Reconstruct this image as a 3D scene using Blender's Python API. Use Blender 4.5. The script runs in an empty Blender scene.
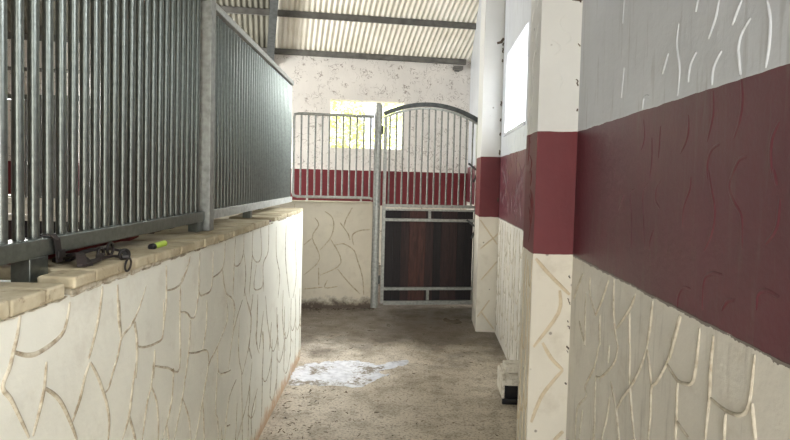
import bpy, bmesh, math, random
from mathutils import Vector, Matrix
random.seed(7)
sc = bpy.context.scene
COL = sc.collection

# ---------------------------------------------------------------- camera
cam_d = bpy.data.cameras.new('camera')
cam_d.sensor_width = 36.0
cam_d.lens = 575.0 / 790.0 * 36.0
cam_d.shift_y = -14.8 / 790.0
cam_d.clip_start = 0.02
cam = bpy.data.objects.new('camera', cam_d)
COL.objects.link(cam)
M4 = (Matrix.Rotation(math.radians(3.121), 4, 'Z') @ Matrix.Rotation(math.radians(90 - 2.489), 4, 'X')
      @ Matrix.Rotation(math.radians(1.432), 4, 'Z'))
M4.translation = Vector((0, 0, 1.5))
cam.matrix_world = M4
sc.camera = cam

# ---------------------------------------------------------------- world, sun, daylight
world = bpy.data.worlds.new('sky')
sc.world = world
world.use_nodes = True
wn = world.node_tree.nodes
bg = wn['Background']
bg.inputs['Color'].default_value = (0.86, 0.93, 1.0, 1)
bg.inputs['Strength'].default_value = 1.1

def sun(name, energy, ang, rot):
    d = bpy.data.lights.new(name, 'SUN'); d.energy = energy; d.angle = math.radians(ang)
    o = bpy.data.objects.new(name, d); COL.objects.link(o)
    o.rotation_euler = [math.radians(v) for v in rot]
    return o
# high sun from behind the camera's left: it lights the yard and the trees, the roof keeps it off the aisle
sun('sun', 12.0, 1.0, (38, 0, -30))

def area(name, loc, target, sx, sy, energy, col=(1, 1, 1)):
    d = bpy.data.lights.new(name, 'AREA'); d.shape = 'RECTANGLE'
    d.size = sx; d.size_y = sy; d.energy = energy; d.color = col
    o = bpy.data.objects.new(name, d); COL.objects.link(o)
    o.location = loc
    o.rotation_euler = (Vector(target) - Vector(loc)).to_track_quat('-Z', 'Y').to_euler()
    return o
# daylight: the open doorway behind the camera, plus an added low fill lamp to brighten the roof,
# the side window and the open end of the cross passage on the left
area('doorway_daylight', (-0.1, -2.3, 1.7), (-0.1, 5.0, 1.2), 1.3, 2.2, 44, (1.0, 0.99, 0.94))
area('roof_fill', (-0.4, -2.6, 0.15), (0.2, 6.0, 4.4), 3.0, 1.2, 20, (1.0, 0.97, 0.90))  # added fill lamp, aimed upwards to lift the dark roof
area('window_daylight', (2.0, 4.95, 3.3), (-0.9, 4.1, 0.7), 1.6, 1.6, 400, (0.95, 0.98, 1.0))
area('near_window_daylight', (2.0, 0.55, 3.4), (-0.9, 2.0, 0.8), 1.6, 1.6, 85, (0.94, 0.96, 1.0))
area('stall_daylight', (-5.3, 6.9, 1.9), (1.0, 8.6, 2.6), 1.6, 1.4, 165, (1.0, 1.0, 0.96))
area('passage_daylight', (-5.6, 4.7, 1.7), (0.7, 5.6, 1.2), 1.2, 2.0, 14, (0.96, 0.98, 1.0))

sc.view_settings.view_transform = 'Standard'
sc.view_settings.look = 'None'
sc.view_settings.gamma = 1
sc.view_settings.use_curve_mapping = False
sc.view_settings.exposure = 1.0

# ---------------------------------------------------------------- traced plaster strokes (metres on each wall: along, height)
STROKES_LEFT = """1.079,1.222|1.073,1.195|1.068,1.176|1.057,1.151|1.046,1.123|1.026,1.092|1.049,1.060|1.075,1.014|1.105,0.959;1.253,1.206|1.243,1.172|1.218,1.138|1.141,1.124|1.097,1.131|1.057,1.150;1.400,1.214|1.393,1.180|1.376,1.126|1.350,1.075|1.334,1.048;1.489,1.160|1.493,1.101|1.503,1.057;1.660,1.167|1.618,1.117|1.562,1.074|1.503,1.053|1.483,1.012|1.449,0.966|1.431,0.940|1.412,0.935;1.578,1.080|1.596,1.024|1.597,0.946|1.588,0.913;1.164,1.096|1.156,1.045|1.141,1.005|1.117,0.956;1.156,1.043|1.194,1.013|1.222,0.981|1.257,0.923|1.283,0.872;1.342,1.038|1.318,1.012|1.295,0.965|1.261,0.922;1.342,1.038|1.381,0.985|1.422,0.906|1.436,0.853|1.432,0.803;1.595,0.957|1.569,0.884|1.551,0.819|1.511,0.767;1.551,0.819|1.594,0.728;1.480,1.204|1.486,1.111|1.502,1.054;1.810,1.207|1.812,1.091|1.788,0.992;2.008,1.177|1.957,1.129|1.891,1.116|1.814,1.122;1.937,1.120|1.935,1.003|1.937,0.915;2.144,1.103|2.098,0.983|2.050,0.975|2.004,1.005|1.939,1.023;2.041,0.970|2.034,0.887;1.791,1.097|1.786,0.983|1.730,0.973|1.653,0.984|1.599,1.002;1.586,1.078|1.599,1.008|1.594,0.911;1.931,1.067|1.936,0.829|1.832,0.862|1.725,0.903;1.724,0.955|1.716,0.868;2.039,0.959|2.023,0.853|1.998,0.770;2.229,1.004|2.222,0.899|2.181,0.818;2.023,0.853|2.109,0.828|2.236,0.798|2.260,0.744;2.503,0.947|2.520,0.854|2.378,0.775|2.261,0.736|2.240,0.685;2.378,0.775|2.395,0.658|2.517,0.614|2.589,0.601;2.781,0.888|2.626,0.778|2.545,0.616;2.725,0.813|2.721,0.631|2.800,0.507;2.869,0.870|2.969,0.754|2.920,0.617|2.800,0.507;2.920,0.617|2.989,0.529;3.105,0.820|3.098,0.594|3.168,0.503;2.619,0.922|2.652,0.864;1.879,0.845|1.880,0.811;1.715,0.919|1.699,0.852|1.668,0.804|1.638,0.708;1.699,0.852|1.740,0.786|1.755,0.717|1.756,0.653;1.879,0.836|1.865,0.737|1.792,0.637;2.006,0.806|1.965,0.711|1.892,0.591;1.965,0.711|2.030,0.614|2.060,0.513;2.261,0.736|2.188,0.618|2.109,0.491;2.188,0.618|2.215,0.442;2.378,0.660|2.359,0.506|2.390,0.454|2.407,0.353;2.684,0.521|2.579,0.487|2.525,0.414|2.502,0.310;2.782,0.523|2.818,0.164;3.002,0.506|2.916,0.346|2.715,0.211;3.137,0.311|3.000,0.216|3.028,0.067;1.824,0.676|1.845,0.613;2.528,0.360|2.586,0.342;2.032,1.205|1.999,1.162|1.943,1.130;2.140,1.206|2.129,1.059|2.204,1.032|2.287,1.048|2.304,1.196;2.473,1.205|2.435,1.100|2.297,1.081;2.435,1.100|2.482,0.990|2.584,0.943;2.642,1.213|2.619,1.095|2.708,1.074|2.783,1.121|2.794,1.210;2.619,1.095|2.607,0.942;2.799,1.119|2.837,1.005|2.810,0.901;2.981,1.219|2.971,1.088|3.107,1.029|3.185,1.070|3.155,1.213;2.971,1.088|2.912,0.880;3.372,1.215|3.360,1.057|3.232,0.997|3.264,0.837;3.068,1.021|3.019,0.903|3.198,0.869|3.238,0.910;3.597,1.186|3.611,1.004|3.733,0.856|3.689,0.710;3.944,1.170|3.934,0.939|4.127,0.620;4.290,1.143|4.408,0.744|4.272,0.590;2.486,0.979|2.589,0.936|2.627,0.888|2.620,0.776;2.819,0.931|2.911,0.817|2.959,0.762|2.949,0.674|2.924,0.584;2.998,0.873|2.957,0.792;3.113,0.850|3.107,0.687|3.078,0.616|3.151,0.515;3.313,0.802|3.361,0.656|3.452,0.503|3.437,0.429;3.262,0.722|3.214,0.627|3.168,0.526;3.658,0.658|3.667,0.536|3.754,0.342;3.870,0.728|3.862,0.535|3.990,0.271;4.185,0.319|4.284,0.248;3.233,0.614|3.278,0.494"""
STROKES_RIGHT_LOW = """2.645,1.096|2.778,0.955;2.276,1.130|2.334,1.051|2.425,0.955;1.985,1.133|2.030,1.075|2.165,0.967;2.524,1.097|2.515,1.033|2.425,0.955;1.836,1.142|1.845,1.067|1.864,0.993;2.213,1.150|2.196,1.013|2.146,0.912;2.032,1.059|2.019,0.948;1.643,1.142|1.659,1.098|1.690,1.043;2.668,0.872|2.565,0.791;2.367,0.973|2.351,0.853;2.581,1.020|2.565,0.791;2.365,0.849|2.411,0.744|2.525,0.626|2.517,0.576|2.646,0.471|2.662,0.317;2.135,0.915|2.162,0.846|2.256,0.773|2.334,0.725|2.391,0.710;1.864,0.993|1.909,0.908|1.988,0.815|2.077,0.735|2.128,0.671;2.015,0.949|1.998,0.811|1.937,0.649;1.687,1.044|1.713,0.982|1.776,0.905|1.814,0.871|1.813,0.782|1.826,0.700;1.713,0.982|1.637,0.957|1.578,0.969;1.637,0.957|1.632,0.844|1.633,0.788;1.632,0.844|1.557,0.829;2.206,0.694|2.222,0.612|2.287,0.489;2.201,0.755|2.129,0.683|2.081,0.583;1.862,0.979|1.828,0.914|1.814,0.871;2.231,0.887|2.235,0.818;2.390,0.706|2.371,0.451;1.636,1.141|1.663,1.075|1.695,1.001;1.524,1.136|1.528,1.065|1.545,0.988|1.595,0.963|1.641,0.955;1.452,1.136|1.456,1.050|1.456,0.975|1.468,0.864;1.456,0.978|1.378,0.976|1.315,0.992|1.283,1.031|1.273,1.143;1.377,0.970|1.378,0.905;1.272,1.035|1.252,0.963"""
STROKES_RIGHT_UP = """1.618,1.531|1.620,1.496|1.654,1.442|1.656,1.388;1.521,1.546|1.500,1.497|1.478,1.442|1.489,1.385|1.526,1.336;1.398,1.544|1.416,1.506|1.391,1.469|1.354,1.434|1.347,1.362;1.242,1.541|1.228,1.508;1.215,1.482|1.221,1.423|1.256,1.386;1.425,1.290|1.479,1.286|1.518,1.259|1.519,1.184;1.586,1.225|1.634,1.220|1.662,1.188|1.664,1.151;1.363,1.241|1.397,1.233|1.421,1.206;1.198,1.282|1.247,1.287|1.275,1.273|1.278,1.238;1.984,1.723|1.969,1.662|1.999,1.620;1.906,1.658|1.898,1.591|1.910,1.524;2.039,1.489|2.080,1.467|2.053,1.370|2.051,1.276;1.916,1.510|1.963,1.475|1.944,1.378|1.926,1.291;1.815,1.519|1.847,1.501|1.854,1.459|1.817,1.433;1.851,1.370|1.881,1.335|1.884,1.296;1.650,1.671|1.655,1.631|1.689,1.599;2.141,1.471|2.199,1.409;1.841,1.689|1.846,1.589;1.517,1.746|1.511,1.685|1.535,1.620;1.387,1.760|1.376,1.704|1.384,1.657|1.406,1.618;1.650,1.701|1.648,1.644|1.690,1.597;1.467,1.611|1.510,1.596|1.529,1.559|1.521,1.520;1.343,1.573|1.375,1.568|1.399,1.541|1.410,1.520;1.231,1.641|1.253,1.607|1.255,1.563|1.240,1.520;1.618,1.869|1.650,1.840|1.660,1.793;1.482,1.842|1.518,1.806|1.523,1.762;1.403,1.825|1.390,1.764;2.231,2.196|2.237,2.110;1.739,1.976|1.747,1.918|1.718,1.836|1.726,1.765;1.803,1.905|1.841,1.850;1.509,1.973|1.520,1.932|1.554,1.888;1.358,1.887|1.396,1.856|1.404,1.811|1.387,1.763;1.299,1.908|1.281,1.859|1.281,1.803|1.290,1.761;1.941,1.796|1.985,1.798|1.996,1.760;1.623,2.008|1.634,1.980;1.400,1.939|1.438,1.892;2.199,1.938|2.218,1.831"""
STROKES_PILLAR_NEAR = """0.541,1.135|0.610,1.059|0.712,0.962;0.663,0.982|0.661,0.870|0.546,0.696;0.589,0.720|0.636,0.643|0.693,0.588;0.693,0.588|0.598,0.459|0.548,0.319;0.705,0.281|0.662,0.233"""
STROKES_PILLAR_FAR = """0.658,0.325|0.542,0.151;0.581,0.199|0.707,0.034;0.551,0.838|0.727,0.994;0.542,1.125|0.717,0.885;0.566,0.523|0.722,0.715"""
STROKES_STALL = """0.093,1.049|0.137,0.963|0.069,0.818|0.159,0.573|-0.023,0.385;0.206,1.123|0.293,1.052|0.310,0.937|0.269,0.806|0.157,0.675;0.269,0.820|0.405,0.531|0.163,0.385;0.381,0.996|0.470,0.881|0.501,0.794;0.521,1.172|0.452,1.040|0.425,0.938;0.731,0.919|0.614,0.905|0.528,0.852|0.545,0.736;0.328,0.734|0.429,0.749|0.547,0.677|0.593,0.560|0.656,0.355|0.675,0.149;0.363,0.458|0.497,0.297|0.631,0.164;0.147,0.472|0.151,0.268;-0.020,0.225|0.194,0.245;0.250,0.326|0.223,0.239|0.367,0.253;0.069,0.818|-0.029,0.731"""

# ---------------------------------------------------------------- helpers
class MB:
    """Collects shapes; build() links them as ONE mesh object."""
    def __init__(s):
        s.v = []; s.f = []; s.m = []; s.sm = []
    def add(s, vs, fs, mi=0, smooth=False):
        b = len(s.v); s.v += [Vector(p) for p in vs]
        for f in fs:
            s.f.append([b + i for i in f]); s.m.append(mi); s.sm.append(smooth)
    def obb(s, o, ax, ay, az, mi=0):
        """box from corner o along three edge vectors"""
        o, ax, ay, az = map(Vector, (o, ax, ay, az))
        if ax.cross(ay).dot(az) < 0:
            ax, ay = ay, ax
        p = [o, o+ax, o+ax+ay, o+ay, o+az, o+ax+az, o+ax+ay+az, o+ay+az]
        s.add(p, [(3,2,1,0),(4,5,6,7),(0,1,5,4),(1,2,6,5),(2,3,7,6),(3,0,4,7)], mi)
    def box(s, lo, hi, mi=0):
        s.obb(lo, (hi[0]-lo[0],0,0), (0,hi[1]-lo[1],0), (0,0,hi[2]-lo[2]), mi)
    def bbox(s, o, ax, ay, az, b=.004, mi=0):
        """bevelled box"""
        bm = bmesh.new()
        o, ax, ay, az = map(Vector, (o, ax, ay, az))
        if ax.cross(ay).dot(az) < 0:
            ax, ay = ay, ax
        vs = [bm.verts.new(q) for q in (o, o+ax, o+ax+ay, o+ay, o+az, o+ax+az, o+ax+ay+az, o+ay+az)]
        for f in ((3,2,1,0),(4,5,6,7),(0,1,5,4),(1,2,6,5),(2,3,7,6),(3,0,4,7)):
            bm.faces.new([vs[i] for i in f])
        bmesh.ops.bevel(bm, geom=list(bm.edges), offset=b, segments=2, affect='EDGES', profile=.5)
        bm.verts.index_update()
        s.add([v.co.copy() for v in bm.verts], [[v.index for v in f.verts] for f in bm.faces], mi)
        bm.free()
    def tube(s, pts, r, n=12, mi=0, caps=True, closed=False):
        pts = [Vector(p) for p in pts]
        k = len(pts); rings = []; up = None
        for i, p in enumerate(pts):
            if closed:
                t = pts[(i+1) % k] - pts[i-1]
            else:
                t = pts[min(i+1, k-1)] - pts[max(i-1, 0)]
            t.normalize()
            if up is None:
                a = Vector((0,0,1)) if abs(t.z) < .9 else Vector((1,0,0))
            else:
                a = up
            x = (a - t*a.dot(t)).normalized(); y = t.cross(x); up = x
            rr = r[i] if isinstance(r, (list, tuple)) else r
            rings.append([p + x*rr*math.cos(2*math.pi*j/n) + y*rr*math.sin(2*math.pi*j/n) for j in range(n)])
        vs = [v for rg in rings for v in rg]; fs = []
        for i in range(k if closed else k-1):
            i2 = (i+1) % k
            for j in range(n):
                fs.append((i*n+j, i*n+(j+1)%n, i2*n+(j+1)%n, i2*n+j))
        s.add(vs, fs, mi, True)
        if caps and not closed:
            s.add(rings[0], [list(range(n))[::-1]], mi); s.add(rings[-1], [list(range(n))], mi)
    def bar(s, pts, w, h, nrm, mi=0):
        """rectangular section swept along pts; nrm = direction of the section's w side"""
        pts = [Vector(p) for p in pts]; nrm = Vector(nrm).normalized(); k = len(pts); vs = []; fs = []
        for i, p in enumerate(pts):
            t = (pts[min(i+1,k-1)] - pts[max(i-1,0)]).normalized()
            u = t.cross(nrm).normalized()
            vs += [p - nrm*w/2 - u*h/2, p + nrm*w/2 - u*h/2, p + nrm*w/2 + u*h/2, p - nrm*w/2 + u*h/2]
        for i in range(k-1):
            for j in range(4):
                fs.append((i*4+j, i*4+(j+1)%4, (i+1)*4+(j+1)%4, (i+1)*4+j))
        fs += [(3,2,1,0), tuple((k-1)*4+j for j in range(4))]
        s.add(vs, fs, mi)
    def ridge(s, pts, w, h, nrm, mi=0):
        """low rounded plaster ridge lying on a wall"""
        pts = [Vector(p) for p in pts]; nrm = Vector(nrm).normalized(); k = len(pts)
        prof = ((-.5,-.15),(-.36,.55),(-.12,1.),(.12,1.),(.36,.55),(.5,-.15)); vs = []; fs = []; n = len(prof)
        for i, p in enumerate(pts):
            t = (pts[min(i+1,k-1)] - pts[max(i-1,0)]).normalized()
            u = t.cross(nrm).normalized()
            e = math.sin(math.pi*(i+.35)/(k-.3)) ** .35 if k > 1 else 1
            ww = w*(.35+.65*e); hh = h*e
            for a, b in prof:
                vs.append(p + u*a*ww + nrm*b*hh)
        for i in range(k-1):
            for j in range(n-1):
                fs.append((i*n+j, (i+1)*n+j, (i+1)*n+j+1, i*n+j+1))
        s.add(vs, fs, mi, True)
    def build(s, name, mats, parent=None, fix=False):
        off = Vector((0,0,0)); q = parent
        while q is not None:
            off += q.location; q = q.parent
        me = bpy.data.meshes.new(name)
        me.from_pydata([v - off for v in s.v], [], s.f)
        if not isinstance(mats, (list, tuple)): mats = [mats]
        for m in mats: me.materials.append(m)
        me.polygons.foreach_set('material_index', s.m)
        me.polygons.foreach_set('use_smooth', s.sm)
        me.update()
        if fix:
            bm = bmesh.new(); bm.from_mesh(me); bmesh.ops.recalc_face_normals(bm, faces=bm.faces); bm.to_mesh(me); bm.free()
        o = bpy.data.objects.new(name, me); COL.objects.link(o)
        if parent is not None: o.parent = parent
        return o

def tag(o, label, cat, group=None, kind=None):
    o['label'] = label; o['category'] = cat
    if group: o['group'] = group
    if kind: o['kind'] = kind
    return o
def thing(name, label, cat, loc, group=None):
    o = bpy.data.objects.new(name, None); o.empty_display_size = .1
    COL.objects.link(o); o.location = loc
    return tag(o, label, cat, group)
def struct(o, label, cat):
    o['kind'] = 'structure'
    return tag(o, label, cat)

def smooth_line(p, n=4):
    """Catmull-Rom through 2D points"""
    out = []
    for i in range(len(p)-1):
        a = p[max(i-1,0)]; b = p[i]; c = p[i+1]; d = p[min(i+2,len(p)-1)]
        for j in range(n):
            t = j/n
            out.append(tuple(.5*(2*b[k] + (c[k]-a[k])*t + (2*a[k]-5*b[k]+4*c[k]-d[k])*t*t + (3*b[k]-a[k]-3*c[k]+d[k])*t**3) for k in (0,1)))
    out.append(p[-1])
    return out
def strokes(txt):
    return [smooth_line([tuple(map(float, q.split(','))) for q in ln.split('|')]) for ln in txt.split(';')]
def scoop_strokes(u0, u1, z0, z1, step, rnd):
    """more of the same hand-made stone pattern where the wall carries on"""
    out = []; u = u0
    while u < u1:
        z = z0 + rnd.uniform(0, .15)
        while z < z1 - .08:
            hgt = min(rnd.uniform(.22, .42), z1 - z); du = rnd.uniform(-.05, .05)
            out.append(smooth_line([(u, z), (u+du*.4+rnd.uniform(-.02,.02), z+hgt*.5), (u+du, z+hgt)]))
            if rnd.random() < .75:
                w = step*rnd.uniform(.8, 1.1)
                out.append(smooth_line([(u, z+.02), (u+w*.35, z-.045), (u+w*.75, z-.02), (u+w, z+.05)]))
            z += hgt*rnd.uniform(.75, 1.0)
        u += step*rnd.uniform(.75, 1.2)
    return [[(min(max(a,u0),u1), min(max(b,z0),z1)) for a,b in s] for s in out]
def comma_strokes(u0, u1, z0, z1, n, rnd, size=.2):
    """short curved trowel strokes of the smooth plaster"""
    out = []
    for _ in range(n):
        u = rnd.uniform(u0+.05, u1-.05); z = rnd.uniform(z0, z1-size*.9); h = rnd.uniform(.45, 1)*size; c = rnd.choice((-1,1))*rnd.uniform(.02,.06)*size/.2
        out.append(smooth_line([(u, z), (u+c, z+h*.4), (u+c*.6, z+h*.75), (u-c*.6, z+h)]))
    return [[(min(max(a,u0),u1), min(max(b,z0),z1)) for a,b in s] for s in out]

# ---------------------------------------------------------------- materials
def lin(r, g, b):
    return tuple(((c/255)/12.92 if c/255 <= .04045 else ((c/255+.055)/1.055)**2.4) for c in (r,g,b)) + (1,)
class NT:
    def __init__(s, name):
        s.m = bpy.data.materials.new(name); s.m.use_nodes = True
        s.t = s.m.node_tree; s.b = s.t.nodes['Principled BSDF']
        s.co = s.t.nodes.new('ShaderNodeTexCoord').outputs['Object']
    def n(s, typ, **kw):
        nd = s.t.nodes.new(typ)
        for k, v in kw.items():
            if k in nd.inputs.keys() if isinstance(k, str) else False:
                s.set(nd.inputs[k], v)
            else:
                setattr(nd, k, v)
        return nd
    def set(s, inp, v):
        if isinstance(v, bpy.types.NodeSocket): s.t.links.new(v, inp)
        else: inp.default_value = v
    def mapping(s, scale=(1,1,1), rot=(0,0,0)):
        nd = s.n('ShaderNodeMapping'); s.set(nd.inputs['Vector'], s.co)
        nd.inputs['Scale'].default_value = scale; nd.inputs['Rotation'].default_value = rot
        return nd.outputs[0]
    def noise(s, scale, detail=3, rough=.5, dist=0, vec=None):
        nd = s.n('ShaderNodeTexNoise')
        s.set(nd.inputs['Vector'], vec if vec is not None else s.co)
        nd.inputs['Scale'].default_value = scale; nd.inputs['Detail'].default_value = detail
        nd.inputs['Roughness'].default_value = rough; nd.inputs['Distortion'].default_value = dist
        return nd.outputs['Fac']
    def vor(s, scale, feature='F1', rnd=1, vec=None):
        nd = s.n('ShaderNodeTexVoronoi', feature=feature)
        s.set(nd.inputs['Vector'], vec if vec is not None else s.co)
        nd.inputs['Scale'].default_value = scale; nd.inputs['Randomness'].default_value = rnd
        return nd.outputs['Distance']
    def math(s, op, a, b=0., c=0., clamp=False):
        nd = s.n('ShaderNodeMath', operation=op, use_clamp=clamp)
        for i, v in enumerate((a, b, c)): s.set(nd.inputs[i], v)
        return nd.outputs[0]
    def ramp(s, fac, lo, hi, a=0., b=1.):
        nd = s.n('ShaderNodeMapRange'); s.set(nd.inputs['Value'], fac)
        nd.inputs['From Min'].default_value = lo; nd.inputs['From Max'].default_value = hi
        nd.inputs['To Min'].default_value = a; nd.inputs['To Max'].default_value = b
        return nd.outputs[0]
    def mix(s, f, a, b, mode='MIX'):
        nd = s.n('ShaderNodeMix', data_type='RGBA', blend_type=mode)
        s.set(nd.inputs[0], f); s.set(nd.inputs[6], a); s.set(nd.inputs[7], b)
        return nd.outputs[2]
    def bump(s, h, strength=.3, dist=.01):
        nd = s.n('ShaderNodeBump'); s.set(nd.inputs['Height'], h)
        nd.inputs['Strength'].default_value = strength; nd.inputs['Distance'].default_value = dist
        s.t.links.new(nd.outputs[0], s.b.inputs['Normal'])
    def out(s, col=None, rough=None, metal=None, spec=None):
        if col is not None: s.set(s.b.inputs['Base Color'], col)
        if rough is not None: s.set(s.b.inputs['Roughness'], rough)
        if metal is not None: s.set(s.b.inputs['Metallic'], metal)
        if spec is not None: s.set(s.b.inputs['Specular IOR Level'], spec)
        return s.m
    def z(s):
        nd = s.n('ShaderNodeSeparateXYZ'); s.set(nd.inputs[0], s.co); return nd.outputs[2]

RED = lin(112, 40, 46)
def plaster(name, low, up, band0=1.157, band1=1.755, flecks=0.0, squiggle=0.0, foot=0.0, edge=False, foot_c=lin(64,46,36), rough=.55, bump=.25, red=RED):
    t = NT(name)
    z = t.math('ADD', t.z(), t.ramp(t.noise(9, 2), 0, 1, -.006, .006))
    blot = t.noise(2.3, 4, .6)
    grime = t.noise(7, 5, .65)
    low_c = t.mix(t.ramp(blot, .35, .7), low, tuple(c*.86 for c in low[:3]) + (1,))
    low_c = t.mix(t.ramp(grime, .55, .8, 0, .35), low_c, lin(150, 132, 105))
    up_c = t.mix(t.ramp(blot, .35, .7), up, tuple(c*.9 for c in up[:3]) + (1,))
    red_c = t.mix(t.ramp(blot, .3, .7), red, tuple(c*.75 for c in red[:3]) + (1,))
    in_band = t.math('MULTIPLY', t.math('GREATER_THAN', z, band0), t.math('LESS_THAN', z, band1))
    c = t.mix(t.math('GREATER_THAN', z, (band0+band1)/2), low_c, up_c)
    if flecks:
        sp = t.ramp(t.vor(9, 'F1', 1), .05, .09, 1, 0)
        c = t.mix(t.math('MULTIPLY', sp, flecks, 0, True), c, lin(96, 84, 74))
    if squiggle:
        sq = t.ramp(t.math('ABSOLUTE', t.math('SUBTRACT', t.noise(11, 1.0, .4, 1.2), .5)), .012, .03, 1, 0)
        ms = t.ramp(t.noise(6.1, 2), .47, .56)
        c = t.mix(t.math('MULTIPLY', t.math('MULTIPLY', sq, ms), squiggle, 0, True), c, lin(120, 104, 92))
    c = t.mix(in_band, c, red_c)
    if edge:
        dz = t.math('ABSOLUTE', t.math('SUBTRACT', z, band0 - .002))
        wv = t.ramp(t.noise(22, 4, .7), .35, .7, .001, .010)
        c = t.mix(t.math('MULTIPLY', t.math('LESS_THAN', dz, wv), .75), c, lin(58, 42, 38))
        stv = t.ramp(t.noise(30, 3, .6, 0, t.mapping((1, 1, .12))), .56, .72, 0, .30)
        c = t.mix(stv, c, lin(104, 96, 86))
    if foot:
        f = t.ramp(t.math('ADD', t.z(), t.ramp(t.noise(10, 5, .7), .2, .8, -.09, .09)), .03, .03+foot, 1, 0)
        c = t.mix(t.math('MULTIPLY', f, .9), c, foot_c)
    h = t.math('ADD', t.math('MULTIPLY', t.noise(38, 4, .6), .35), t.math('MULTIPLY', t.noise(6, 3, .5, .8, t.mapping((1,1,.35))), 1.0))
    t.bump(h, bump, .012)
    return t.out(c, rough, 0, .4)

CREAM = lin(226, 220, 206); OFFW = lin(220, 220, 217)
M = {}
M['wall_r'] = plaster('painted plaster, right wall', lin(218,214,204), lin(206,210,216), edge=True, rough=.42, bump=.35, red=lin(98,46,56))
M['pillar'] = plaster('painted plaster, pillars', CREAM, OFFW, flecks=.7, rough=.55)
M['wall_b'] = plaster('rough white plaster, back wall', CREAM, lin(228,223,217), band0=1.05, band1=1.655, flecks=.55, squiggle=.65, bump=.5)
M['wall_l'] = plaster('cream painted stone-pattern plaster', lin(228,227,214), lin(228,227,214), band0=8, band1=9, foot=.06, foot_c=lin(186,150,112), rough=.5)
M['stall'] = plaster('stained stone-pattern plaster', lin(214,205,184), lin(214,205,184), band0=8, band1=9, foot=.10, rough=.65)
def joint(name, c, c2):
    t = NT(name)
    return t.out(t.mix(t.ramp(t.noise(26, 4, .7), .42, .66), c, c2), .7, 0, .3)
M['joint_l'] = joint('dirty joint paint', lin(192,184,164), lin(130,116,94))
M['joint_r'] = joint('cream joint paint', lin(196,189,173), lin(160,150,132))
M['joint_p'] = joint('tan joint paint', lin(212,198,172), lin(194,178,150))
M['chip'] = joint('chipped dark plaster', lin(92,78,64), lin(58,48,40))
M['joint_s'] = joint('tan worn joints', lin(196,184,158), lin(164,148,120))

t = NT('coping render')
c = t.mix(t.ramp(t.noise(9, 4, .6), .35, .7), lin(188,178,152), lin(150,137,110))
c = t.mix(t.ramp(t.noise(30, 4, .7), .6, .75), c, lin(104,88,66))
t.bump(t.noise(40, 4, .6), .35, .01)
M['coping'] = t.out(c, .8, 0, .3)

t = NT('galvanised steel')
c = t.mix(t.ramp(t.noise(60, 3, .6), .35, .7), lin(121,126,120), lin(104,109,104))
c = t.mix(t.ramp(t.noise(24, 5, .75), .64, .74, 0, .45), c, lin(84,82,74))
M['steel'] = t.out(c, t.ramp(t.noise(14, 3), .3, .7, .30, .36), .85)
t = NT('dull grey steel')
c = t.mix(t.ramp(t.noise(18, 4, .6), .35, .7), lin(120,120,116), lin(92,90,86))
M['dullsteel'] = t.out(c, .55, .35)
t = NT('pale zinc steel')
M['pale'] = t.out(t.mix(t.ramp(t.noise(40, 4), .35, .7), lin(190,192,187), lin(158,161,156)), .42, .45)
t = NT('dull zinc bars')
M['zinc'] = t.out(t.mix(t.ramp(t.noise(40, 4), .35, .7), lin(157,159,153), lin(127,128,123)), .45, .4)
t = NT('dark grey painted steel')
M['darksteel'] = t.out(t.mix(t.ramp(t.noise(20, 3), .4, .7), lin(92,96,96), lin(74,78,78)), .5, .3)
t = NT('blackened metal')
M['black'] = t.out(t.mix(t.ramp(t.noise(30, 3), .4, .7), lin(34,31,30), lin(58,50,44)), .5, .5)
t = NT('dark worn leather')
M['leather'] = t.out(t.mix(t.ramp(t.noise(30, 4), .4, .7), lin(26,22,21), lin(44,34,30)), .6, 0)
t = NT('dark red cloth')
M['redcloth'] = t.out(t.mix(t.ramp(t.noise(30, 4), .4, .7), lin(120,32,34), lin(84,22,26)), .85, 0)
t = NT('lime green plastic'); M['lime'] = t.out(lin(190, 222, 70), .35, 0)
t = NT('black plastic'); M['blackplastic'] = t.out(lin(24, 24, 28), .3, 0)
t = NT('white plastic'); M['whiteplastic'] = t.out(t.mix(t.ramp(t.noise(22, 4, .7), .5, .72), lin(222,216,204), lin(158,144,120)), .6, 0)

def planks():
    out = []
    for i, (a, b) in enumerate(((lin(38,31,34), lin(22,19,22)), (lin(66,45,44), lin(40,29,30)), (lin(96,60,54), lin(60,39,36)))):
        t = NT('stained plank %d' % i)
        g = t.noise(9, 4, .6, .6, t.mapping((6,6,.6)))
        t.bump(g, .2, .004)
        out.append(t.out(t.mix(t.ramp(g, .35, .7), a, b), .6, 0))
    return out
M['plank'] = planks()

t = NT('cream painted corrugated sheet')
c = t.mix(t.ramp(t.noise(2.2, 4, .6), .35, .7), lin(244,240,228), lin(226,221,204))
M['sheet'] = t.out(c, .5, 0)
t = NT('dark grey corrugated sheet')
c = t.mix(t.ramp(t.noise(2.2, 4, .6), .35, .7), lin(124,122,110), lin(96,94,84))
M['sheetgrey'] = t.out(c, .5, .2)  # darker grey tone for the sheets left of the rafter
t = NT('purlin steel'); M['purlin'] = t.out(t.mix(t.ramp(t.noise(8, 4), .4, .7), lin(112,110,106), lin(86,84,80)), .6, .2)

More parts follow.
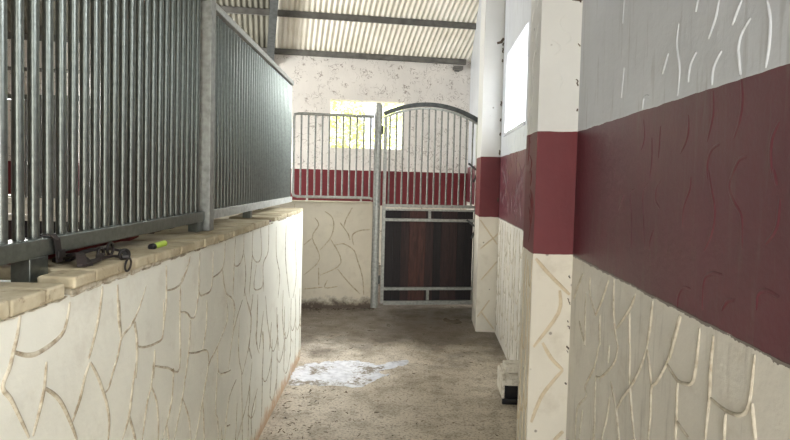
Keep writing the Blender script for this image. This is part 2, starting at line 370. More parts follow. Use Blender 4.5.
t = NT('worn concrete floor')
big = t.noise(.9, 4, .6); mid = t.noise(5, 6, .68); fine = t.noise(60, 4, .75)
c = t.mix(t.ramp(big, .35, .65), lin(218,208,192), lin(188,176,158))
c = t.mix(t.ramp(mid, .46, .72, 0, .8), c, lin(140,128,110))
c = t.mix(t.ramp(fine, .50, .64, 0, .62), c, lin(84,73,60))
c = t.mix(t.ramp(t.noise(15, 5, .75), .52, .70, 0, .6), c, lin(104,90,72))
c = t.mix(t.ramp(t.noise(42, 3, .8), .60, .70, 0, .7), c, lin(222,214,200))
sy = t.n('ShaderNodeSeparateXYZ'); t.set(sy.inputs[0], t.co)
far_tone = t.ramp(t.math('ADD', sy.outputs[1], t.ramp(t.noise(1.7, 5, .65), .2, .8, -.7, .7)), 4.75, 5.35)  # floor turns darker and smoother towards the gate, with a noisy edge
c = t.mix(t.math('MULTIPLY', far_tone, .80), c, lin(78, 67, 56))
t.bump(t.math('ADD', t.math('MULTIPLY', fine, .6), mid), .55, .014)
M['floor'] = t.out(c, t.math('SUBTRACT', t.ramp(mid, .35, .7, .55, .85), t.math('MULTIPLY', far_tone, .28)), 0, .35)

t = NT('milky puddle water')
pn = t.math('ADD', t.math('MULTIPLY', t.noise(5.5, 3, .6), .55), t.math('MULTIPLY', t.noise(34, 4, .75), .45))
c = t.mix(t.ramp(pn, .51, .59), t.mix(t.ramp(t.noise(20, 3), .4, .65), lin(240,242,248), lin(216,218,226)), lin(150,140,128))
M['puddle'] = t.out(c, t.ramp(pn, .45, .62, .04, .25), 0, .8)
t = NT('dark wet film')
M['wet'] = t.out(t.mix(t.ramp(t.noise(6, 4), .4, .7), lin(128,116,100), lin(104,92,78)), .12, 0, .5)
t = NT('straw and dirt'); M['straw'] = t.out(t.mix(t.ramp(t.noise(5, 3), .4, .6), lin(92,72,48), lin(56,44,32)), .9, 0)
t = NT('bright leaves')
M['leaf'] = t.out(t.mix(t.ramp(t.noise(4, 3), .35, .65), lin(222,232,140), lin(240,244,190)), .6, 0)
t = NT('bark'); M['bark'] = t.out(lin(96,78,60), .9, 0)
t = NT('pale yard gravel'); M['yard'] = t.out(t.mix(t.ramp(t.noise(8, 5, .7), .35, .7), lin(200,190,170), lin(168,156,136)), .9, 0)

# ---------------------------------------------------------------- frames of reference
def LP(u, off, z):
    """left half wall: u = distance down the aisle, off = towards the aisle"""
    return Vector((-1.013 - .0624*(u-4.631) + .998*off, u + .0623*off, z))
LD = Vector((-.0623, .998, 0)); LN = Vector((.998, .0623, 0))
GE = Vector((.979, .205, 0)).normalized(); GN = Vector((-.205, .979, 0)).normalized()
def GP(a, d, z):
    """cross walls: a = along, d = away from the camera"""
    return GE*a + GN*d + Vector((0,0,z))
UP = Vector((0,0,1))
XR = .72; XP = .528

# ---------------------------------------------------------------- structure
mb = MB(); mb.obb((-7.2,-2.0,-.1), (9,0,0), (0,15,0), (0,0,.1))
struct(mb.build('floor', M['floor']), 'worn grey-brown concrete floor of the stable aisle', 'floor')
mb = MB(); mb.box((-30,-30,-.2), (30,30,-.105))
struct(mb.build('ground', M['yard']), 'pale ground outside the stable', 'ground')

rnd = random.Random(3)
def rz(d): return 3.62 + .46*(10 - d) if d >= 6 else 5.46 - .15*(6 - d)
# right wall: window opening y 4.37-5.50, z 1.97-2.70
WY0, WY1, WZ0, WZ1 = 4.37, 5.50, 1.965, 2.70
def rtop(y):
    return rz(y*.979 - .15) + .06
mb = MB()
def rwall_piece(y0, y1, z0, z1=None):
    za = rtop(y0) if z1 is None else z1; zb = rtop(y1) if z1 is None else z1
    p = [(XR,y0,z0),(XR+.22,y0,z0),(XR+.22,y1,z0),(XR,y1,z0),(XR,y0,za),(XR+.22,y0,za),(XR+.22,y1,zb),(XR,y1,zb)]
    mb.add(p, [(3,2,1,0),(4,5,6,7),(0,1,5,4),(1,2,6,5),(2,3,7,6),(3,0,4,7)])
rwall_piece(-2.0, -.1, 0); rwall_piece(-.1, 1.1, 0, WZ0); rwall_piece(-.1, 1.1, WZ1); rwall_piece(1.1, 3.2, 0); rwall_piece(3.2, WY0, 0); rwall_piece(WY0, WY1, 0, WZ0); rwall_piece(WY0, WY1, WZ1); rwall_piece(WY1, 6.283, 0); rwall_piece(6.283, 10.6, 0)
def RW(s): return [(XR, a, b) for a, b in s]
for s in strokes(STROKES_RIGHT_LOW): mb.ridge(RW(s), .011, .006, (-1,0,0), 1)
for s in strokes(STROKES_RIGHT_UP): mb.ridge(RW(s), .012, .0038 if sum(q[1] for q in s)/len(s) > 1.75 else .0022, (-1,0,0), 0)
for s in scoop_strokes(-.6, 1.05, .02, 1.14, .19, rnd) + scoop_strokes(3.17, 5.72, .02, 1.14, .17, rnd) + scoop_strokes(1.3, 2.8, .02, .5, .2, rnd):
    mb.ridge(RW(s), .012, .005, (-1,0,0), 1)
for s in comma_strokes(-.6, 1.15, 1.2, 1.93, 24, rnd) + comma_strokes(3.17, 5.7, 1.18, 1.94, 60, rnd, .26) + comma_strokes(1.8, 2.7, 2.4, 3.4, 12, rnd):
    mb.ridge(RW(s), .013, .003, (-1,0,0), 0)
struct(mb.build('wall_right', [M['wall_r'], M['joint_r']]), 'right aisle wall, cream stone-pattern plaster below a dark red band and white above', 'wall')
mb = MB(); mb.bbox((XR-.012, WY0-.02, WZ0-.028), (.25,0,0), (0,WY1-WY0+.04,0), (0,0,.03), .006)
struct(mb.build('window_1', M['wall_r']), 'sill of the unglazed opening high in the right wall', 'window')
mb = MB(); mb.bbox((XR-.012, -.12, WZ0-.028), (.25,0,0), (0,1.24,0), (0,0,.03), .006)
struct(mb.build('window_3', M['wall_r']), 'sill of the nearer opening high in the right wall, beside the camera', 'window')

# pillars of the right wall
mb = MB(); mb.obb((XP,2.835,0), (XR-XP,0,0), (0,.30,0), (0,0,rtop(2.9)))
for s in strokes(STROKES_PILLAR_NEAR): mb.ridge([(a,2.835,b) for a,b in s], .020, .005, (0,-1,0), 1)
for s in scoop_strokes(2.85, 3.12, .02, 1.13, .11, rnd): mb.ridge([(XP,a,b) for a,b in s], .010, .004, (-1,0,0), 1)
for s in comma_strokes(2.85, 3.12, 1.2, 2.6, 18, rnd): mb.ridge([(XP,a,b) for a,b in s], .010, .004, (-1,0,0), 0)
for s in comma_strokes(XP, XR, 1.8, 2.6, 5, rnd, .1): mb.ridge([(a,2.835,b) for a,b in s], .006, .002, (0,-1,0), 0)
rc_ = random.Random(21)
for z in (.52,.68,.70,.80,.83,.92,.935,1.05,1.86,1.985,2.00,2.17,2.38):
    L = rc_.uniform(.006,.022); o = rc_.uniform(.002,.010)
    mb.ridge([(XR-o-q*rc_.uniform(0,.004), 2.835, z+L*(q/3-.5)) for q in range(4)], rc_.uniform(.004,.010), .003, (0,-1,0), 2)
mb.ridge([(XR-.002,2.835,2.385), (XR-.02,2.835,2.382), (XR-.05,2.835,2.385)], .010, .004, (0,-1,0), 2)
struct(mb.build('pillar', [M['pillar'], M['joint_p'], M['chip']]), 'near plastered pillar on the right with cream foot, red band and white top', 'pillar')
mb = MB(); mb.obb((XP,5.76,0), (XR-XP,0,0), (0,.5,0), (0,0,rtop(5.8)))
for s in strokes(STROKES_PILLAR_FAR): mb.ridge([(min(max(a,XP),XR),5.76,b) for a,b in s], .016, .004, (0,-1,0), 1)
for z, L in ((2.80,.05),(2.86,.03),(2.70,.03),(2.28,.05),(2.12,.03),(1.98,.03),(1.80,.05),(1.33,.04)):
    mb.ridge([(XR-.008-.004*(q % 2), 5.76, z+L*(q/3-.5)) for q in range(4)], .016, .004, (0,-1,0), 2)
mb.ridge([(XR-.004,5.76,2.92), (XR-.03,5.76,2.88), (XR-.07,5.76,2.87)], .03, .005, (0,-1,0), 2)
struct(mb.build('pillar', [M['pillar'], M['joint_p'], M['chip']]), 'far plastered pillar on the right beside the arched gate', 'pillar')

# back wall with window opening
A0, A1, Z0, Z1 = .373, 1.655, 2.035, 2.865
mb = MB(); D0 = 10.0
for a0, a1, z0, z1 in ((-7.5, A0, 0, 3.66), (A0, A1, 0, Z0), (A0, A1, Z1, 3.66), (A1, 2.92, 0, 3.66)):
    mb.obb(GP(a0,D0,z0), GE*(a1-a0), GN*.22, UP*(z1-z0))
for s in comma_strokes(-2.2, 2.8, 1.7, 3.5, 130, rnd, .16): mb.ridge([GP(a,D0,b) for a,b in s], .016, .006, -GN, 0)
struct(mb.build('wall_back', [M['wall_b']]), 'rough white back wall of the stall with a dark red band', 'wall')
mb = MB(); mb.bbox(GP(A0-.02,D0-.015,Z0-.03), GE*(A1-A0+.04), GN*.25, UP*.032, .006)
struct(mb.build('window_2', M['wall_b']), 'sill of the bright unglazed opening in the back wall', 'window')
# outer left wall of the building, far beyond the pen
mb = MB()
for y0, y1 in ((-2.0, 4.67), (4.67, 9.2)):
    za, zb = rz(y0*.979+1.43)+.02, rz(y1*.979+1.43)+.02
    mb.add([(-7.2,y0,0),(-7.0,y0,0),(-7.0,y1,0),(-7.2,y1,0),(-7.2,y0,za),(-7.0,y0,za),(-7.0,y1,zb),(-7.2,y1,zb)], [(3,2,1,0),(4,5,6,7),(0,1,5,4),(1,2,6,5),(2,3,7,6),(3,0,4,7)])
struct(mb.build('wall_left', M['wall_b']), 'outer wall beyond the pen on the left', 'wall')

# front wall behind the camera, with the open doorway of the aisle
mb = MB()
for x0, x1, z0 in ((-7.2,-1.1,0), (-1.1,.72,2.75), (.72,.94,0)):
    mb.box((x0,-2.0,z0), (x1,-1.8,4.1))
struct(mb.build('wall_front', [M['wall_b']]), 'front wall behind the camera with the open doorway of the aisle', 'wall')

# left half wall with coping
mb = MB(); U0, U1 = .15, 4.70
mb.obb(LP(U0,0,0), LD*((U1-U0)/.998), LN*-.27, UP*1.222)
for s in strokes(STROKES_LEFT): mb.ridge([LP(a,0,min(b,1.215)) for a,b in s if a < U1], .0085 if max(q[0] for q in s) > 1.6 else .012, .0035, LN, 1)
for s in scoop_strokes(.17, 1.0, .02, 1.2, .17, rnd) + scoop_strokes(3.25, 4.68, .02, .6, .24, rnd) + scoop_strokes(1.1, 3.1, .02, .4, .22, rnd): mb.ridge([LP(a,0,b) for a,b in s], .008, .0035, LN, 1)
lw = struct(mb.build('half_wall', [M['wall_l'], M['joint_l']]), 'cream half wall with stone-pattern joints along the left of the aisle', 'wall')
def slab(u0, u1, z0, z1, over=.016, rise=0., notch=0.):
    """row of rendered blocks; rise lifts the near end, notch leaves room behind the first blocks"""
    mb = MB(); rs = random.Random(int(u0*100)); u = u0
    while u < u1 - .02:
        w = min(rs.uniform(.075, .15), u1-u)
        if u1 - (u+w) < .05: w = u1 - u
        if notch and u < u0+.01: w = .095
        dp = (.072 if notch and u < u0+.05 else .285) + over
        lift = rise*max(0, 1-(u-u0)/(u1-u0))
        mb.bbox(LP(u+.0012, over+rs.uniform(-.004,.003), z0+lift), LD*(w-.0024), LN*-dp, UP*(z1-z0+rs.uniform(-.003,.003)), .006)
        u += w
    return mb.build('coping_slab', M['coping'], lw)
mb = MB(); rs = random.Random(9)
for k in range(60):
    u = .2 + .075*k
    if u < 4.5 and rs.random() < .8: mb.ridge([LP(u+.0155*q, 0, 1.2195+rs.uniform(-.002,.0015)) for q in range(5)], .007, .006, LN)
mb.add([LP(1.25,.004,1.2222), LP(2.3,.004,1.2222), LP(2.3,.004,1.2228), LP(1.25,.004,1.236), LP(1.25,-.06,1.2222), LP(2.3,-.06,1.2222), LP(2.3,-.06,1.2228), LP(1.25,-.06,1.236)], [(0,1,2,3),(7,6,5,4),(4,5,1,0),(3,2,6,7),(4,0,3,7),(1,5,6,2)])
mb.build('mortar_gap', M['joint_l'], lw)
slab(.15, 1.215, 1.2225, 1.256); slab(1.245, 2.332, 1.2225, 1.253, .016, .013, 1); slab(2.395, 3.305, 1.2225, 1.254); slab(3.545, 4.70, 1.2225, 1.250, .004)
mb = MB(); mb.bbox(LP(3.315,-.015,1.2225), LD*.2, LN*-.2, UP*.012, .003); mb.build('wooden_strip', M['plank'][2], lw)

# stall half wall (left of the gate)
mb = MB(); DG = 6.654
mb.obb(GP(-7.2,DG-.01,0), GE*(.755+7.2), GN*.18, UP*1.225)
for s in strokes(STROKES_STALL): mb.ridge([GP(a,DG-.01,b) for a,b in s], .017, .004, -GN, 1)
for s in scoop_strokes(-1.55, -.1, .05, 1.2, .3, rnd): mb.ridge([GP(a,DG-.01,b) for a,b in s], .017, .004, -GN, 1)
mb.bbox(GP(-7.2,DG-.025,1.2255), GE*(.753+7.2), GN*.21, UP*.014, .004)
struct(mb.build('stall_wall', [M['stall'], M['joint_s']]), 'stained cream half wall of the far stall left of the gate', 'wall')

# roof: corrugated sheets, purlins, rafter
def sheet(name, a0, a1, mat, label):
    mb = MB(); P = .084; n = int((a1-a0)/P*8); ds = (-2.4, 0, 3, 6, 8, 10.25)
    SK = -.06
    vs = []; fs = []
    for i in range(n+1):
        a = a0 + (a1-a0)*i/n; w = .014*math.sin(2*math.pi*a/P)
        for d in ds: vs.append(GP(a + SK*(d-10), d, rz(d)+.014+w))
    k = len(ds)
    for i in range(n):
        for j in range(k-1): fs.append((i*k+j, i*k+j+1, (i+1)*k+j+1, (i+1)*k+j))
    mb.add(vs, fs, 0, True)
    struct(mb.build(name, mat), label, 'roof')
sheet('ceiling', -.60, 3.1, M['sheet'], 'cream corrugated roof sheets above the aisle and stall')
sheet('ceiling', -8.2, -.60, M['sheetgrey'], 'darker grey corrugated roof sheets above the pen on the left')
for i, (d, lab) in enumerate(((9.92,'steel purlin along the top of the back wall'), (9.06,'second steel purlin up from the back wall'), (8.18,'third steel purlin up from the back wall'),
                              (7.28,'fourth purlin from the back wall'), (6.2,'fifth purlin from the back wall'), (4.2,'sixth purlin from the back wall'))):
    mb = MB(); z = rz(d)-.002; aR = 3.0 if d < 9 else 2.72
    for (dd, w, zz, h) in ((0,.005,-.09,.09), (0,.05,-.012,.005), (0,.05,-.09,.005)):
        mb.obb(GP(-8.0,d+dd,z+zz), GE*(8.0+aR), GN*w, UP*h)
    struct(mb.build('roof_purlin', M['purlin']), lab, 'purlin')
mb = MB()
for (da, w, dz, h) in ((-.012,.024,-.29,.18), (-.055,.11,-.30,.012), (-.055,.11,-.108,.012)):
    a = -.66+da
    p0, p1 = GP(a+.4,6.0,rz(6.0)+dz), GP(a,9.99,rz(9.99)+dz)
    mb.obb(p0, GE*w, p1-p0, UP*h)
struct(mb.build('roof_rafter', M['darksteel']), 'dark grey steel rafter sloping down to the back wall', 'rafter')
mb = MB(); mb.bbox(GP(2.50,9.88,3.465), GE*.16, GN*.12, UP*.06, .004); mb.obb(GP(2.53,9.98,3.445), GE*.09, GN*.02, UP*.02)
struct(mb.build('purlin_bracket', M['purlin']), 'small rusty bracket under the end of the eave purlin', 'bracket')

# ---------------------------------------------------------------- barred panels on the left half wall
def bars_panel(name, label, u0, u1, bar_us, top, rail_mat):
    root = thing(name, label, 'railing', LP(u0, -.115, 1.256), 'barred panels on the left half wall')
    c = -.115
    mb = MB(); mb.bbox(LP(u0,c+.025,1.300), LD*(u1-u0), LN*-.05, UP*.043, .003); mb.build('bottom_rail', rail_mat, root)
    mb = MB(); mb.bbox(LP(u0,c+.025,top-.032), LD*(u1-u0), LN*-.05, UP*.032, .003); mb.build('top_rail', rail_mat, root)
    for u in bar_us:
        mb = MB(); mb.tube([LP(u,c,1.34), LP(u,c,top-.04)], .0125, 14, caps=False); mb.build('bar', M['steel'], root)
    return root
near = bars_panel('railing', 'near grey galvanised barred panel standing on the left half wall', .2, 2.475, [1.195-.0555*i for i in range(17,0,-1)] + [1.195+.0558*i for i in range(23)], 2.285, M['steel'])
far = bars_panel('railing', 'far grey galvanised barred panel on the left half wall, beyond the square post', 2.545, 4.70, [2.575+.0555*i for i in range(39)], 2.285, M['pale'])
for r, us in ((near, (1.258, .3, 2.40)), (far, (3.30,))):
    for u in us:
        mb = MB(); mb.bbox(LP(u,-.115+.022,1.2225 if 1 < u < 2 else 1.2585), LD*(.07 if 1 < u < 2 else .045), LN*-.045, UP*(1.3005-(1.2225 if 1 < u < 2 else 1.2585)), .002); mb.build('foot', M['steel'], r)
post = thing('steel_post', 'square galvanised post between the two barred panels on the left wall', 'post', LP(2.51,-.115,1.235))
mb = MB(); mb.bbox(LP(2.478,-.115+.044,1.2555), LD*.064, LN*-.088, UP*1.3, .004); mb.build('post', M['zinc'], post)
mb = MB(); mb.bbox(LP(2.474,-.115+.048,2.5560), LD*.072, LN*-.096, UP*.012, .003); mb.build('cap', M['dullsteel'], post)

# ---------------------------------------------------------------- far stall: gate post, arched gate, rail panel
gp_ = thing('gate_post', 'tall round grey steel post that carries the arched gate', 'post', GP(.80,DG,0))
mb = MB(); mb.tube([GP(.80,DG,0), GP(.80,DG,2.37)], .043, 20); mb.tube([GP(.80,DG,2.37), GP(.80,DG,2.385)], [.045,.030], 20); mb.build('post', M['pale'], gp_)
for z in (.33, 2.08):
    mb = MB(); mb.tube([GP(.851,DG-.005,z-.05), GP(.851,DG-.005,z+.05)], .010, 10); mb.build('hinge_pin', M['darksteel'], gp_)

pr = thing('rail_panel', 'grey barred panel on the far stall wall, left of the gate post', 'railing', GP(.3,DG,1.24))
mb = MB(); r = .05
pts = [GP(.752,DG+.03,2.232), GP(-.165+r,DG+.03,2.232), GP(-.165+.01,DG+.03,2.222), GP(-.165,DG+.03,2.232-r)]
pts += [GP(-.165,DG+.03,1.285+r), GP(-.165+.012,DG+.03,1.297), GP(-.165+r,DG+.03,1.285), GP(.72,DG+.03,1.285), GP(.752,DG+.03,1.270)]
mb.tube(pts, .016, 10); mb.build('frame', M['pale'], pr)
for i in range(11):
    a = -.080 + .0795*i
    mb = MB(); mb.tube([GP(a,DG+.03,1.287), GP(a,DG+.03,2.23)], .0105, 10, caps=False); mb.build('bar', M['zinc'], pr)
for a in (.0, .62):
    mb = MB(); mb.tube([GP(a,DG+.03,1.2395), GP(a,DG+.03,1.287)], .012, 10); mb.build('foot', M['pale'], pr)

g = thing('stable_gate', 'arched stable gate with dark plank lower half and vertical bars above', 'gate', GP(1.43,DG,0))
def arch_z(a, top=2.395):
    tt = (a - 1.40)/.60
    return top - .165*tt*tt
GL, GR = .888, 2.0
mb = MB(); aa = [GL-.02 + (GR-GL+.045)*i/24 for i in range(25)]
mb.bar([GP(a,DG,arch_z(a)) for a in aa], .05, .045, GN); mb.build('arch_top', M['darksteel'], g)
mb = MB(); mb.bar([GP(a,DG,arch_z(a)-.045) for a in aa], .03, .022, GN); mb.build('arch_rail', M['pale'], g)['label'] = 'thin pale arched rail'
for a, lab in ((GL, 0), (GR, 0)):
    mb = MB(); mb.bbox(GP(a-.018,DG-.02,.05), GE*.036, GN*.04, UP*(arch_z(a)-.09), .003); mb.build('stile', M['pale'], g)
for z, h in ((1.185,.034), (1.145,.022), (1.02,.034), (.205,.034), (.032,.045)):
    mb = MB(); mb.bbox(GP(GL+.0185,DG-.02,z), GE*(GR-GL-.037), GN*.04, UP*h, .003); mb.build('rail', M['pale'], g)
for z0, z1 in ((1.0545,1.1445), (.0775,.2045)):
    mb = MB(); mb.bbox(GP(1.420,DG-.018,z0), GE*.03, GN*.034, UP*(z1-z0), .002); mb.build('strut', M['pale'], g)
for i in range(14):
    a = GL + .0765*(i+.5) + .012
    mb = MB(); mb.tube([GP(a,DG,1.218), GP(a,DG,arch_z(a)-.05)], .0105, 10, caps=False); mb.build('bar', M['zinc'], g)
tones = (0,0,1,2,2,1,0,1,1,0,0); n = len(tones); w = (GR-GL-.046)/n
for i, k in enumerate(tones):
    mb = MB(); mb.bbox(GP(GL+.023+w*i+.0003,DG+.021,.06), GE*(w-.0006), GN*.025, UP*1.09, .003); mb.build('plank', M['plank'][k], g)
for zz in (1.60, .93):
    mb = MB(); s_ = .12
    mb.bar([GP(GR-.12,DG-.04,zz+s_), GP(GR-.005,DG-.05,zz+.03), GP(GR-.055,DG-.045,zz-.10)], .014, .022, GN); mb.tube([GP(GR-.005,DG-.055,zz+.03), GP(GR-.005,DG-.02,zz+.03)], .012, 10)
    mb.build('latch', M['darksteel'], g)

# ---------------------------------------------------------------- partition at the far end of the pen, seen between the near bars
E0 = LP(4.60,-.30,0); PD = -LN
pt = thing('stall_partition', 'barred partition with dark planks at the far end of the pen, seen through the near bars', 'partition', E0 + PD*2)
def EP(s, t_, z): return E0 + PD*s + LD*t_ + UP*z
L_ = 5.2
for z, h in ((2.07,.04), (1.235,.05), (1.10,.05), (.06,.05)):
    mb = MB(); mb.bbox(EP(0,-.02,z), PD*L_, LD*.04, UP*h, .003); mb.build('rail', M['whiteplastic'] if .5 < z < 2 else M['steel'], pt)
for s in (.02, 1.72, 3.45, 5.16):
    mb = MB(); mb.bbox(EP(s,-.022,.0), PD*.045, LD*.044, UP*2.11, .003); mb.build('upright', M['steel'], pt)
for i in range(92):
    s = .08 + .0555*i
    mb = MB(); mb.tube([EP(s,0,1.28), EP(s,0,2.08)], .012, 8, caps=False); mb.build('bar', M['dullsteel'], pt)
for i in range(34):
    s = .05 + .1515*i
    mb = MB(); mb.bbox(EP(s,.022,.08), PD*.1512, LD*.025, UP*1.06, .003); mb.build('plank', M['plank'][(0,1,0,0)[i % 4]], pt)
pf = thing('pipe_frame', 'brown steel pipe frame against the back wall, seen between the near bars', 'frame', GP(-4.5,9.6,0))
mb = MB(); mb.tube([GP(-6.2,9.6,3.05), GP(-2.6,9.6,3.05)], .03, 10); mb.build('pipe', M['purlin'], pf)
for a in (-4.35, -6.1, -2.65):
    mb = MB(); mb.tube([GP(a,9.6,0), GP(a,9.6,3.04)], .035, 10); mb.build('upright', M['purlin'], pf)

# ---------------------------------------------------------------- small things on the half wall
# bridle: dark leather straps with rings
br = thing('bridle', 'dark leather bridle with metal rings lying on the left half wall', 'bridle', LP(1.45,-.05,1.256))
zt = 1.266
def strap(pts, w, h, nm='strap', m='leather'):
    mb = MB(); pp = [Vector(p) for p in pts]
    k = len(pp); sm = []
    for i in range(k-1):
        a,b,c,d = pp[max(i-1,0)],pp[i],pp[i+1],pp[min(i+2,k-1)]
        for j in range(5):
            t = j/5; sm.append(.5*(2*b + (c-a)*t + (2*a-5*b+4*c-d)*t*t + (3*b-a-3*c+d)*t**3))
    sm.append(pp[-1]); mb.bar(sm, h, w, UP if abs((sm[1]-sm[0]).normalized().z) < .7 else LN); mb.build(nm, M[m], br)
def ring(c, R_, r, ax, ay, nm='ring'):
    mb = MB(); mb.tube([Vector(c)+Vector(ax)*R_*math.cos(2*math.pi*i/24)+Vector(ay)*R_*math.sin(2*math.pi*i/24) for i in range(24)], r, 8, closed=True); mb.build(nm, M['black'], br)
strap([LP(1.45,-.145,zt+.004), LP(1.42,-.10,zt+.018), LP(1.385,-.05,zt+.030), LP(1.36,-.03,zt+.006)], .022, .007)
strap([LP(1.50,-.15,zt+.004), LP(1.45,-.10,zt+.014), LP(1.40,-.05,zt+.018), LP(1.375,-.02,zt+.006)], .018, .006)
strap([LP(1.36,-.028,zt+.006), LP(1.42,-.022,zt+.012), LP(1.45,-.035,zt+.018), LP(1.50,-.05,zt+.016)], .014, .006)
strap([LP(1.44,-.11,zt+.006), LP(1.50,-.10,zt+.020), LP(1.56,-.085,zt+.022), LP(1.62,-.06,zt+.010), LP(1.57,-.02,zt+.010), LP(1.50,.012,zt+.010)], .016, .007)
strap([LP(1.40,-.06,zt+.004), LP(1.46,-.045,zt+.006), LP(1.52,-.03,zt+.008), LP(1.505,.010,zt+.006)], .012, .006)
ring(LP(1.575,-.066,zt+.020), .017, .004, LD, UP)
ring(LP(1.50,-.055,zt+.018), .014, .004, LD, UP)
ring(LP(1.487,.0245,1.256), .017, .0030, LD, UP*.98+LN*.1)
ring(LP(1.51,.004,zt+.014), .013, .0045, LD*.8+LN*.6, UP, 'buckle')
ht = thing('lead_strap', 'dark strap looped over the bottom rail of the near barred panel', 'strap', LP(1.35,-.09,1.345))
mb = MB(); mb.bar([LP(1.325,-.143,1.3455), LP(1.328,-.118,1.3475), LP(1.338,-.0885,1.3475), LP(1.348,-.0845,1.336), LP(1.356,-.0845,1.30), LP(1.358,-.0845,1.2795)], .022, .004, LD); mb.build('loop', M['leather'], ht)
mb = MB(); mb.bbox(LP(1.343,-.0815,1.290), LD*.03, LN*.005, UP*.02, .002); mb.build('keeper', M['black'], ht)
mk = thing('marker_pen', 'lime green marker with a black cap on the left half wall', 'pen', LP(1.85,-.05,1.262))
d_ = (LD*.98 + LN*-.02).normalized(); p0 = LP(1.80,-.045,1.2645)
mb = MB(); mb.tube([p0+d_*.022, p0+d_*.115], .0105, 14); mb.tube([p0+d_*.115, p0+d_*.12], [.0105,.007], 14); mb.build('barrel', M['lime'], mk)
mb = MB(); mb.tube([p0, p0+d_*.002, p0+d_*.0215], [.008,.0112,.0112], 14); mb.build('cap', M['blackplastic'], mk)
rc = MB(); rs = random.Random(5)
u = .95
pts = []
for i in range(14):
    pts.append(LP(1.36+.052*i, -.205+.008*math.sin(i*1.3), 1.281+.002*math.sin(i*2.1)))
rc.bar(pts, .05, .022, LN)
tag(rc.build('folded_cloth', M['redcloth']), 'dark red folded cloth lying behind the near barred panel on the half wall', 'cloth')

# ---------------------------------------------------------------- white box by the near pillar's far side
bx = thing('wall_box', 'small weathered white box with black-filled front, low behind the near pillar', 'box', (.63,3.93,0))
mb = MB(); mb.bbox((.545,3.87,.041), (.018,0,0), (0,.26,0), (0,0,.145), .003); mb.build('side_board', M['whiteplastic'], bx)
mb = MB(); mb.bbox((.5635,3.865,.132), (.1545,0,0), (0,.02,0), (0,0,.040), .003); mb.build('front_board', M['whiteplastic'], bx)
mb = MB()
mb.add([(.5635,3.865,.1725),(.718,3.865,.1725),(.718,4.12,.198),(.5635,4.12,.198),(.5635,3.865,.1785),(.718,3.865,.1785),(.718,4.12,.206),(.5635,4.12,.206)],
       [(3,2,1,0),(4,5,6,7),(0,1,5,4),(1,2,6,5),(2,3,7,6),(3,0,4,7)]); mb.build('sloped_lid', M['whiteplastic'], bx)
mb = MB(); mb.bbox((.574,3.93,.2065), (.142,0,0), (0,.16,0), (0,0,.035), .006); mb.bbox((.590,3.95,.190), (.12,0,0), (0,.12,0), (0,0,.0165), .002); mb.build('top_block', M['whiteplastic'], bx)
mb = MB(); mb.bbox((.5640,3.90,.0), (.152,0,0), (0,.20,0), (0,0,.131), .008); mb.bbox((.549,3.872,.0), (.165,0,0), (0,.027,0), (0,0,.040), .006); mb.build('base_and_shade_block', M['blackplastic'], bx)  # black tray, plus a black block standing in for the cavity's shade

# ---------------------------------------------------------------- floor: puddles and litter
def blob(name, outline, z, mat, jit, seed, sub=10):
    rs = random.Random(seed); k = len(outline); ring_ = []
    for i in range(k):
        a,b,c,d = outline[i-1],outline[i],outline[(i+1)%k],outline[(i+2)%k]
        for j in range(sub):
            t = j/sub
            ring_.append(tuple(.5*(2*b[m] + (c[m]-a[m])*t + (2*a[m]-5*b[m]+4*c[m]-d[m])*t*t + (3*b[m]-a[m]-3*c[m]+d[m])*t**3) + rs.uniform(-jit,jit) for m in (0,1)))
    n = len(ring_); mb = MB()
    mb.add([(x,y,z) for x,y in ring_] + [(x*1.0,y*1.0,.0005) for x,y in ring_], [list(range(n))] + [(i,(i+n),(i+1)%n+n,(i+1)%n) for i in range(n)])
    return mb.build(name, mat, fix=True)
tag(blob('puddle', [(-.95,4.06),(-.80,4.08),(-.45,4.08),(-.33,4.28),(-.26,4.36),(-.34,4.42),(-.14,4.62),(-.12,4.74),(-.24,4.70),(-.36,4.58),(-.50,4.66),(-.68,4.64),(-.94,4.52),(-.985,4.3)], .003, M['puddle'], .018, 3), 'milky white puddle on the floor beside the end of the left half wall', 'puddle')
tag(blob('puddle', [(.24,6.28),(.22,6.13),(.33,6.05),(.41,6.09),(.38,6.24),(.31,6.20)], .0025, M['wet'], .008, 4), 'small dark puddle in front of the gate near the far pillar', 'puddle')

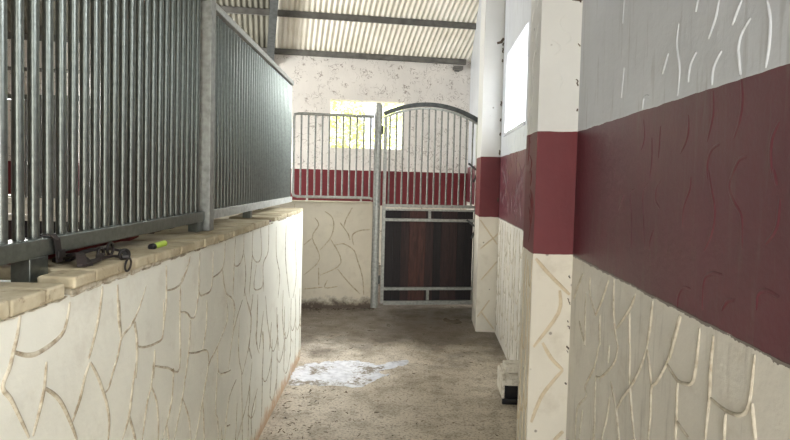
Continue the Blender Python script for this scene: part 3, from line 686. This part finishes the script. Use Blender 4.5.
mb = MB(); rs = random.Random(11)
def fleck(x, y, L, w, a):
    c, s = math.cos(a), math.sin(a); h = .004
    mb.add([(x-c*L-s*w, y-s*L+c*w, .0), (x-c*L+s*w, y-s*L-c*w, .0), (x+c*L+s*w*.4, y+s*L-c*w*.4, .0), (x+c*L-s*w*.4, y+s*L+c*w*.4, .0), (x, y, h)],
           [(0,1,4),(1,2,4),(2,3,4),(3,0,4)])
for _ in range(300):
    y = rs.uniform(1.9, 6.3); x = rs.uniform(-.86-.0624*(y-2.2), .5)
    if rs.random() < .35: x = -.89 - .0624*(y-3.2) + abs(rs.gauss(0,.2)); y = rs.uniform(2.6, 4.0)
    if -1.0 < x < -.1 and 4.0 < y < 4.75: continue
    if x < -.90 - .0624*(y-3.2): continue
    fleck(min(x,.48), y, rs.uniform(.004,.022), rs.uniform(.0015,.0045), rs.uniform(0,3.14))
for _ in range(90):
    a = rs.uniform(-.2,.8); p = GP(a, DG-.03-abs(rs.gauss(0,.05)), 0); fleck(p.x, p.y, rs.uniform(.008,.02), rs.uniform(.004,.008), rs.uniform(0,3.14))
tag(mb.build('straw_litter', M['straw']), 'dark bits of straw and dirt scattered over the concrete floor', 'straw', kind='stuff')

# ---------------------------------------------------------------- outside: bushes beyond the back window, a tree beyond the side window
def bush(name, label, cx, cy, z0, R_, hz, n, seed, trunk):
    root = thing(name, label, 'tree', (cx,cy,-.1), 'greenery outside the window openings')
    rs = random.Random(seed); mb = MB()
    for _ in range(n):
        v = Vector((rs.gauss(0,1), rs.gauss(0,1), rs.gauss(0,1))).normalized()*(rs.uniform(.5,1)**.5)
        p = Vector((cx+v.x*R_, cy+v.y*R_, z0+hz/2+v.z*hz/2))
        a = Vector((rs.gauss(0,1), rs.gauss(0,1), rs.gauss(0,.6))).normalized()*rs.uniform(.06,.13)
        b = a.cross(Vector((rs.gauss(0,1), rs.gauss(0,1), rs.gauss(0,1)))).normalized()*rs.uniform(.022,.04)
        mb.add([p-a, p+b, p+a, p-b], [(0,1,2,3)])
    mb.build('foliage', M['leaf'], root)
    mb = MB(); mb.tube([(cx,cy,-.1), (cx+.05,cy,z0+hz*.3), (cx,cy+.05,z0+hz*.6)], [trunk,trunk*.7,trunk*.25], 8); mb.build('trunk', M['bark'], root)
q = GP(.0,14.5,0); bush('bush', 'leafy yellow-green bush outside the left part of the back window', q.x, q.y, .3, 1.5, 4.3, 6000, 1, .08)
q = GP(3.2,16.5,0); bush('bush', 'sparser bright bush outside the right part of the back window', q.x, q.y, .4, 1.4, 4.3, 3500, 2, .07)
bush('tree', 'pale green tree outside the high window of the right wall', 2.9, 15.0, 3.7, 1.5, 2.4, 1500, 3, .12)
